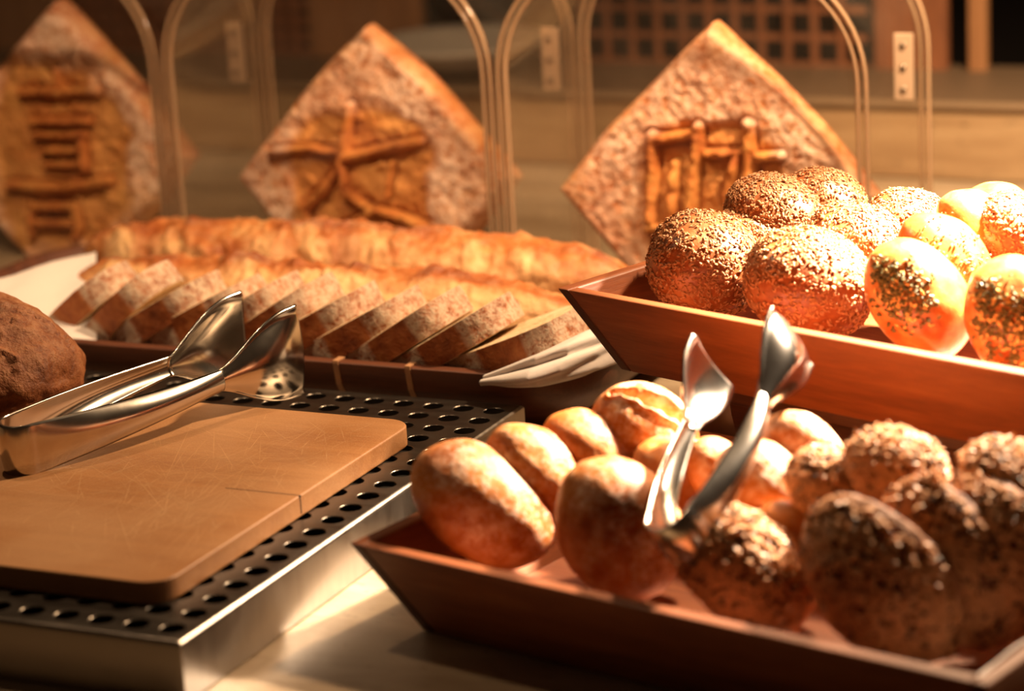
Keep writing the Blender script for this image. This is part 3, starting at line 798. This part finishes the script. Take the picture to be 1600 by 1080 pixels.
# ================================================================== TONGS
def tongs(label, R3, loc, L, hb, sep_n, sep_t, headw, headl, bend_r):
    root = empty('serving_tongs', loc, R3)
    tag(root, label, 'tongs', 'steel serving tongs')
    # one springy band: arm, bend, arm (x along, y apart, z across the band)
    xn = L-headl
    path = []; n1 = 60
    for i in range(n1):
        t = 1-i/(n1-1)
        path.append((bend_r+(xn-bend_r)*t, -(bend_r+(sep_n-bend_r)*(t**0.9)+0.003*math.sin(math.pi*t)), t))
    for i in range(1, 24):
        a_ = -math.pi/2-math.pi*i/24
        path.append((bend_r+bend_r*math.cos(a_), bend_r*math.sin(a_), 0.0))
    path += [(x, -y, t) for x, y, t in reversed(path[:n1])]
    PP = np.array(path)[:, :2]; TT = np.gradient(PP, axis=0); TT /= np.linalg.norm(TT, axis=1)[:, None]
    # soften the joint between arms and bend
    for _ in range(6):
        TT[1:-1] = (TT[:-2]+2*TT[1:-1]+TT[2:])/4
    NN = np.stack([-TT[:, 1], TT[:, 0]], 1)
    nv = 19; V = []
    for (x, y, t), nrm in zip(path, NN):
        hw = hb*((1-t)**1.1*1.0)+hb*0.40*(1-(1-t)**1.1)
        bul = 0.0016+0.0048*math.sin(math.pi*min(1, t*0.95))
        for j in range(nv):
            v = 2*j/(nv-1)-1; q = bul*(1-v*v)
            V.append((x+nrm[0]*q, y+nrm[1]*q, v*hw))
    o = mesh_obj('spring_band', V, grid_faces(len(path), nv), M_steel, root)
    s = o.modifiers.new('s', 'SOLIDIFY'); s.thickness = 0.0014; s.offset = 0
    for sgn in (-1, 1):
        nu, nv = 48, 37; V = []
        for i in range(nu):
            t = i/(nu-1); x = xn-0.003+(headl+0.003)*t
            hw = hb*0.40+(headw-hb*0.40)*math.sin(min(1, t/0.86)*math.pi/2)**1.25
            hw *= 1+0.05*t
            yc = sgn*(sep_n+(sep_t-sep_n)*t)
            for j in range(nv):
                v = 2*j/(nv-1)-1
                bulge = (0.0045*(1-t)+0.0090*math.sin(math.pi*min(1, 0.05+0.84*t)))*(1-abs(v)**2.0)*(0.4+0.6*hw/headw)
                flange = 0.0022*max(0, (abs(v)-0.86)/0.14)**1.0*min(1, t*5)
                V.append((x+0.0012*(1-v*v)*t**4, yc+sgn*(bulge-0.001+flange), v*hw))
        o = mesh_obj('scoop_head', V, grid_faces(nu, nv), M_steel, root)
        s = o.modifiers.new('s', 'SOLIDIFY'); s.thickness = 0.0016; s.offset = 0
    return root
def rotm(w):
    w = np.array(w, float); th = np.linalg.norm(w); k = w/th
    K = np.array([[0, -k[2], k[1]], [k[2], 0, -k[0]], [-k[1], k[0], 0]])
    return np.eye(3)+math.sin(th)*K+(1-math.cos(th))*K@K
CAMP = np.array([0, 0, CAMZ])
k1 = 1.10
tongs('steel tongs with two scoop heads lying on the cutting board', rotm((0.62302764, -0.39677675, 7.06740494)),
      CAMP+(np.array([-.2550, 1.2738, .0977])-CAMP)*k1, 0.182*k1, 0.0135*k1, 0.020*k1, 0.021*k1, 0.0245*k1, 0.054*k1, 0.011)
k2 = 0.89
tongs('steel tongs standing bend down in the front tray of rolls', rotm((-0.125, -0.593, 1.066)),
      CAMP+(np.array([.078, 1.298, .018])-CAMP)*k2, 0.162*k2, 0.0135*k2, 0.024*k2, 0.026*k2, 0.0215*k2, 0.052*k2, 0.012)

# ================================================================== ACRYLIC DISPLAY CASES
CW, CD = 0.2770, 0.1475
P0 = aty(788, 300, 1.87); P0 = np.array([P0[0], P0[1], 0.0])
zs = aty(788, 118, 1.87)[2]        # where the arch starts
def arch(w, zst, r, n=14):
    P = [(0, 0.0)]+[(0, zst*k/6) for k in range(1, 7)]
    for k in range(1, n+1):
        a_ = math.pi-math.pi/2*k/n; P.append((r+r*math.cos(a_), zst+r*math.sin(a_)))
    P += [(w-p[0], p[1]) for p in reversed(P)]
    return P
def display_case(k, label):
    root = empty('acrylic_display_case', P0-RV*CW*k, CFR)
    tag(root, label, 'display case', 'row of clear arched bread cases')
    w = CW-0.006; A_ = arch(w, zs, 0.085)
    n = len(A_)
    for nm, y in (('front_panel', 0.0), ('rear_panel', CD)):
        V = [(x, y, z) for x, z in A_]; o = mesh_obj(nm, V, [tuple(range(n))], M_acryl, root, False)
    V = [(x, y, z) for y in (0.0, CD) for x, z in A_]
    mesh_obj('curved_cover', V, [(q, q+1, n+q+1, n+q) for q in range(n-1)], M_acryl, root)
    for nm, y in (('front_edge', 0.0), ('rear_edge', CD)):
        V, Fq = [], []
        for off in (0.0, 0.0058):
            P_ = np.array([(x, y, z) for x, z in A_])
            T = np.gradient(P_, axis=0); T /= np.linalg.norm(T, axis=1)[:, None]
            Nn = np.stack([-T[:, 2], T[:, 1]*0, T[:, 0]], 1)
            k0 = len(V)
            for p_, q_ in zip(P_, Nn):
                p_ = p_-q_*off
                for a1, b1 in ((0.0011, -0.0022), (0.0011, 0.0022), (-0.0011, 0.0022), (-0.0011, -0.0022)):
                    V.append(p_+q_*a1+np.array([0, b1, 0]))
            Fq += [tuple(i+k0 for i in f) for f in grid_faces(n, 4, wrap_v=True)]
        mesh_obj(nm, V, Fq, M_aedge, root)
    hz = aty(878, 90, 2.0)[2]
    for xx in ((w-0.024, 0.010) if k != 9 else ()):
        h = mesh_obj('hinge_plate', *boxpts(xx, xx+0.014, CD-0.006, CD-0.0025, hz-0.026, hz+0.022), M_hinge, root, False) if xx > 0.1 else None
        if h:
            bevel(h, 0.0008)
            for dz in (-0.018, -0.002, 0.014):
                V, Fc = tube([(xx+0.007, CD-0.0075, hz+dz), (xx+0.007, CD-0.0055, hz+dz)], 0.0022, 12)
                mesh_obj('screw', V, Fc, M_screw, h)
    return root
display_case(2, 'clear arched acrylic bread case at the left end of the row')
display_case(1, 'clear arched acrylic bread case in the middle of the row')
display_case(0, 'clear arched acrylic bread case at the right end of the row')

# ================================================================== DECORATED SQUARE BREADS
def seg_dist(P, pl):
    d = np.full(len(P), 1e9)
    for A, B_ in zip(pl[:-1], pl[1:]):
        A = np.array(A, float); ab = np.array(B_, float)-A
        t = np.clip(((P-A)@ab)/(ab@ab+1e-12), 0, 1); d = np.minimum(d, np.linalg.norm(P-(A+t[:, None]*ab), axis=1))
    return d
def deco_bread(label, cpx, cpy, depth, hd, rot, strokes, core, seed, grooves=()):
    """square loaf on its corner; strokes are raised dough ropes, given in hundredths of the half diagonal"""
    Yc = (P0[1])
    # world point: on the plane 'depth' behind the case fronts, through the loaf's middle
    d = ray(cpx, cpy); t = ((P0+BV*depth-CAMP)@BV)/(d@BV); pos = CAMP+d*t
    lean = math.radians(6)
    Yl = -BV*math.cos(lean)+ZV*math.sin(lean)      # face normal, towards the guests and slightly up
    Zup = ZV*math.cos(lean)+BV*math.sin(lean)
    X = RV
    c, s = math.cos(math.radians(rot)), math.sin(math.radians(rot))
    X2 = X*c+Zup*s; Z2 = -X*s+Zup*c
    root = empty('decorated_square_bread', pos, frame(X2, Z2, Yl))
    tag(root, label, 'bread', 'square display breads in the acrylic cases')
    n = 190
    g = np.linspace(-1, 1, n); Sg, Tg = np.meshgrid(g, g, indexing='ij'); Sg = Sg.ravel(); Tg = Tg.ravel()
    k = 0.20
    sx = Sg*((1-k)+k*np.sqrt(1-Tg**2/2)); sy = Tg*((1-k)+k*np.sqrt(1-Sg**2/2))
    side = hd/math.sqrt(2)*1.06
    x = (sx-sy)/math.sqrt(2)*side; y = (sx+sy)/math.sqrt(2)*side
    wob = 1+0.018*vnoise(np.stack([x, y, x*0], 1), 25, seed); x, y = x*wob, y*wob
    edge = np.clip((1-np.maximum(np.abs(Sg), np.abs(Tg)))/0.10, 0, 1)
    P2 = np.stack([x, y], 1)/hd*100
    th = 0.022*np.sqrt(1-(1-edge)**2)
    # core region (no flour, golden and sunken)
    corem = np.zeros(len(x))
    if core is not None:
        cx, cy, rx, ry = core
        rr = ((np.abs(P2[:, 0]-cx)/rx)**3+(np.abs(P2[:, 1]-cy)/ry)**3)**(1/3)
        rr = rr+0.12*vnoise(np.stack([x, y, x*0], 1), 55, seed+3)
        corem = np.clip((1.08-rr)/0.16, 0, 1)
    P3 = np.stack([x, y, x*0], 1)
    z = th+0.0018*fbm(P3, 60, 3, seed+1)*edge+0.0013*fbm(P3, 190, 3, seed+2)*edge+0.0028*fbm(P3, 110, 3, seed+6)*corem-0.003*corem
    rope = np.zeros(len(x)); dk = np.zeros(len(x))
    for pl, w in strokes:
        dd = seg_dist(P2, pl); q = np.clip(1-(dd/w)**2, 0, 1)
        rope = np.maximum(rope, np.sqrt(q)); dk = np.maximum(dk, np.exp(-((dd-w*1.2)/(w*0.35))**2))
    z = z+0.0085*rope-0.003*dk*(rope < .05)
    for pl, w in grooves:
        dd = seg_dist(P2, pl); z -= 0.004*np.exp(-(dd/w)**2)
    flour = np.clip(1-corem, 0, 1)*(0.55+0.45*vnoise(P3, 30, seed+8))+0.25*edge*(1-corem)
    flour *= (0.25+0.75*edge)
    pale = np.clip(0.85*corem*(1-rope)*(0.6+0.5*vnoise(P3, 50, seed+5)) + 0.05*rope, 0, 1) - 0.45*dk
    N_ = n*n
    V = np.concatenate([np.stack([x, y, z], 1), np.stack([x*.985, y*.985, -0.004-0*x], 1)])
    Fc = grid_faces(n, n); Fc2 = [tuple(q+N_ for q in reversed(f)) for f in Fc]
    rim = [i*n for i in range(n)]+[(n-1)*n+j for j in range(1, n)]+[i*n+n-1 for i in range(n-2, -1, -1)]+[j for j in range(n-2, 0, -1)]
    Fr = [(rim[q], rim[(q+1) % len(rim)], rim[(q+1) % len(rim)]+N_, rim[q]+N_) for q in range(len(rim))]
    # the loaf stands on its flattened bottom corner
    lim = (0.0012-pos[2]-V[:, 0]*X2[2]-V[:, 2]*Yl[2])/Z2[2]
    V[:, 1] = np.maximum(V[:, 1], lim)
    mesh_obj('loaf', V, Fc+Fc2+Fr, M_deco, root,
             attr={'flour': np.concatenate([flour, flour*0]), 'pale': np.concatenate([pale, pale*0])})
    return root
def px(c, pts, s): return [((x-c[0])/s*100, -(y-c[1])/s*100) for x, y in pts]
c1 = (112, 235); s1 = 236
st1 = [([(50, 142), (195, 136)], 9), ([(120, 108), (120, 128)], 7), ([(185, 118), (188, 130)], 7), ([(68, 188), (172, 184)], 8), ([(75, 208), (165, 205)], 7),
       ([(88, 232), (150, 230)], 7), ([(160, 215), (164, 258)], 7), ([(92, 254), (155, 252)], 7), ([(20, 290), (120, 290), (205, 276)], 9),
       ([(62, 318), (62, 365)], 7), ([(68, 322), (140, 318)], 7), ([(145, 318), (150, 350), (140, 368)], 7), ([(68, 348), (138, 345)], 8)]
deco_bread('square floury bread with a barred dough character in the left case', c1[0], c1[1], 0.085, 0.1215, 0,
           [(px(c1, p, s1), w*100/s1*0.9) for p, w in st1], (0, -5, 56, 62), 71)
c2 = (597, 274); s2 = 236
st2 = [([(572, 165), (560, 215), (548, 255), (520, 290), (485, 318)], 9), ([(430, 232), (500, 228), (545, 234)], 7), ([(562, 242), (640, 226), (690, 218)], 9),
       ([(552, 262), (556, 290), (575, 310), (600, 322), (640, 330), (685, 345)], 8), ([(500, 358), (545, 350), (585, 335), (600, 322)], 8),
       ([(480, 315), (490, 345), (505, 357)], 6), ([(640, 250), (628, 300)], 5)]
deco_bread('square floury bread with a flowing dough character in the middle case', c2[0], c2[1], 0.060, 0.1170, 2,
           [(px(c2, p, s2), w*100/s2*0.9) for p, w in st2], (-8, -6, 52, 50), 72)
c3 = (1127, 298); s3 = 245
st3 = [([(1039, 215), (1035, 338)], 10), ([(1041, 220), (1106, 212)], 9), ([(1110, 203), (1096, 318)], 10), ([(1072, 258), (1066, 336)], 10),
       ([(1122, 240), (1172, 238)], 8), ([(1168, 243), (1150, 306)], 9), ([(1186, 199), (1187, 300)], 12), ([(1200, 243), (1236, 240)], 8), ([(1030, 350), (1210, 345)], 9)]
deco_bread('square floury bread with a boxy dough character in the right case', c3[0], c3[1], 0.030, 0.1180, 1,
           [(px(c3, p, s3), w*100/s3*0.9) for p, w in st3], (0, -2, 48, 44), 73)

# ================================================================== LEDGE AND SCREENS BEHIND
wl = aty(1000, 146, 2.33); jl = (wl-ORG)@BV; zt = wl[2]
o = mesh_obj('stone_upstand', *boxpts(-1.5, 1.6, jl, jl+0.16, 0.0, zt), M_stonewall, None, False, M=mat4(CFR, ORG)); bevel(o, 0.004)
tag(o, 'low beige travertine upstand running along the back of the counter', 'ledge')
o = mesh_obj('ledge_lip', *boxpts(-1.5, 1.6, jl-0.006, jl+0.0, zt-0.004, zt+0.001), plain_mat('dark_lip', (0.18, 0.12, 0.07), 0.5), None, False, M=mat4(CFR, ORG))
up = bpy.data.objects['stone_upstand']; o.parent = up; o.matrix_local = Matrix.Identity(4)

o = mesh_obj('ledge_cap', *boxpts(-1.5, 1.6, jl-0.002, jl+0.162, zt-0.0005, zt+0.002), plain_mat('dark_cap_stone', (0.11, 0.07, 0.04), 0.5), None, False, M=mat4(CFR, ORG)); o.parent = up; o.matrix_local = Matrix.Identity(4)
# wooden screen panels standing on the ledge
def ipx(x, y=60, j=None):                 # counter-frame x of a pixel on the plane at depth j
    d = ray(x, y); t = ((ORG+BV*j-CAMP)@BV)/(d@BV); p_ = CAMP+d*t; return (p_-ORG)@RV
JS = jl+0.135
def lattice(label, xa, xb, nz, cell, t=0.004, bar=0.009):
    a_, b_ = ipx(xa, 60, JS), ipx(xb, 60, JS)
    root = empty('lattice_screen', ORG+RV*a_+BV*JS+ZV*zt, CFR); tag(root, label, 'screen', None)
    w = b_-a_; h = 0.42; parts = []
    x = 0.0
    while x < w-bar*.5: parts.append(boxpts(x, x+bar, 0, t, 0, h)); x += cell
    mesh_obj('upright_slats', *join(parts), M_lattice, root, False)
    parts = []; z = 0.0
    while z < h: parts.append(boxpts(0, w, t, 2*t, z, z+bar)); z += cell
    mesh_obj('cross_slats', *join(parts), M_lattice, root, False)
    return root
lattice('dark woven wooden lattice screen behind the left display case', 118, 480, 12, 0.016)
lattice('dark woven wooden lattice screen behind the right display case', 905, 1352, 12, 0.0255, 0.004, 0.006)
def panel(label, xa, xb, mat, dz=0.5, name='wood_panel'):
    a_, b_ = ipx(xa, 60, JS), ipx(xb, 60, JS)
    o = mesh_obj(name, *boxpts(0, b_-a_, 0, 0.014, 0, dz), mat, None, False, M=mat4(CFR, ORG+RV*a_+BV*JS+ZV*zt)); bevel(o, 0.002)
    tag(o, label, 'panel'); return o
panel('plain brown wooden panel at the far left behind the bread', -260, 88, M_panel)
panel('plain brown wooden panel between the two lattice screens', 483, 660, M_panel)
panel('narrow brown upright post at the far right of the background', 1512, 1540, M_panel)
panel('dark brown wooden panel right of the right lattice screen', 1365, 1478, M_lattice)
# grey dish on the ledge
n1, n2 = 14, 40; V = []
for i in range(n1):
    t = i/(n1-1); r = 0.03+0.055*t; z = 0.03*t**1.8
    for k in range(n2): V.append((r*math.cos(2*math.pi*k/n2), r*math.sin(2*math.pi*k/n2), z))
Fc = grid_faces(n1, n2, wrap_v=True)+[tuple(range(n2))]
o = mesh_obj('grey_dish', V, Fc, M_grey, None, True, M=mat4(CFR, ORG+RV*ipx(715, 100, jl+0.07)+BV*(jl+0.075)+ZV*(zt+0.001)))
s = o.modifiers.new('s', 'SOLIDIFY'); s.thickness = 0.003; s.offset = 1
tag(o, 'grey dish on the stone ledge between middle and right cases', 'dish')
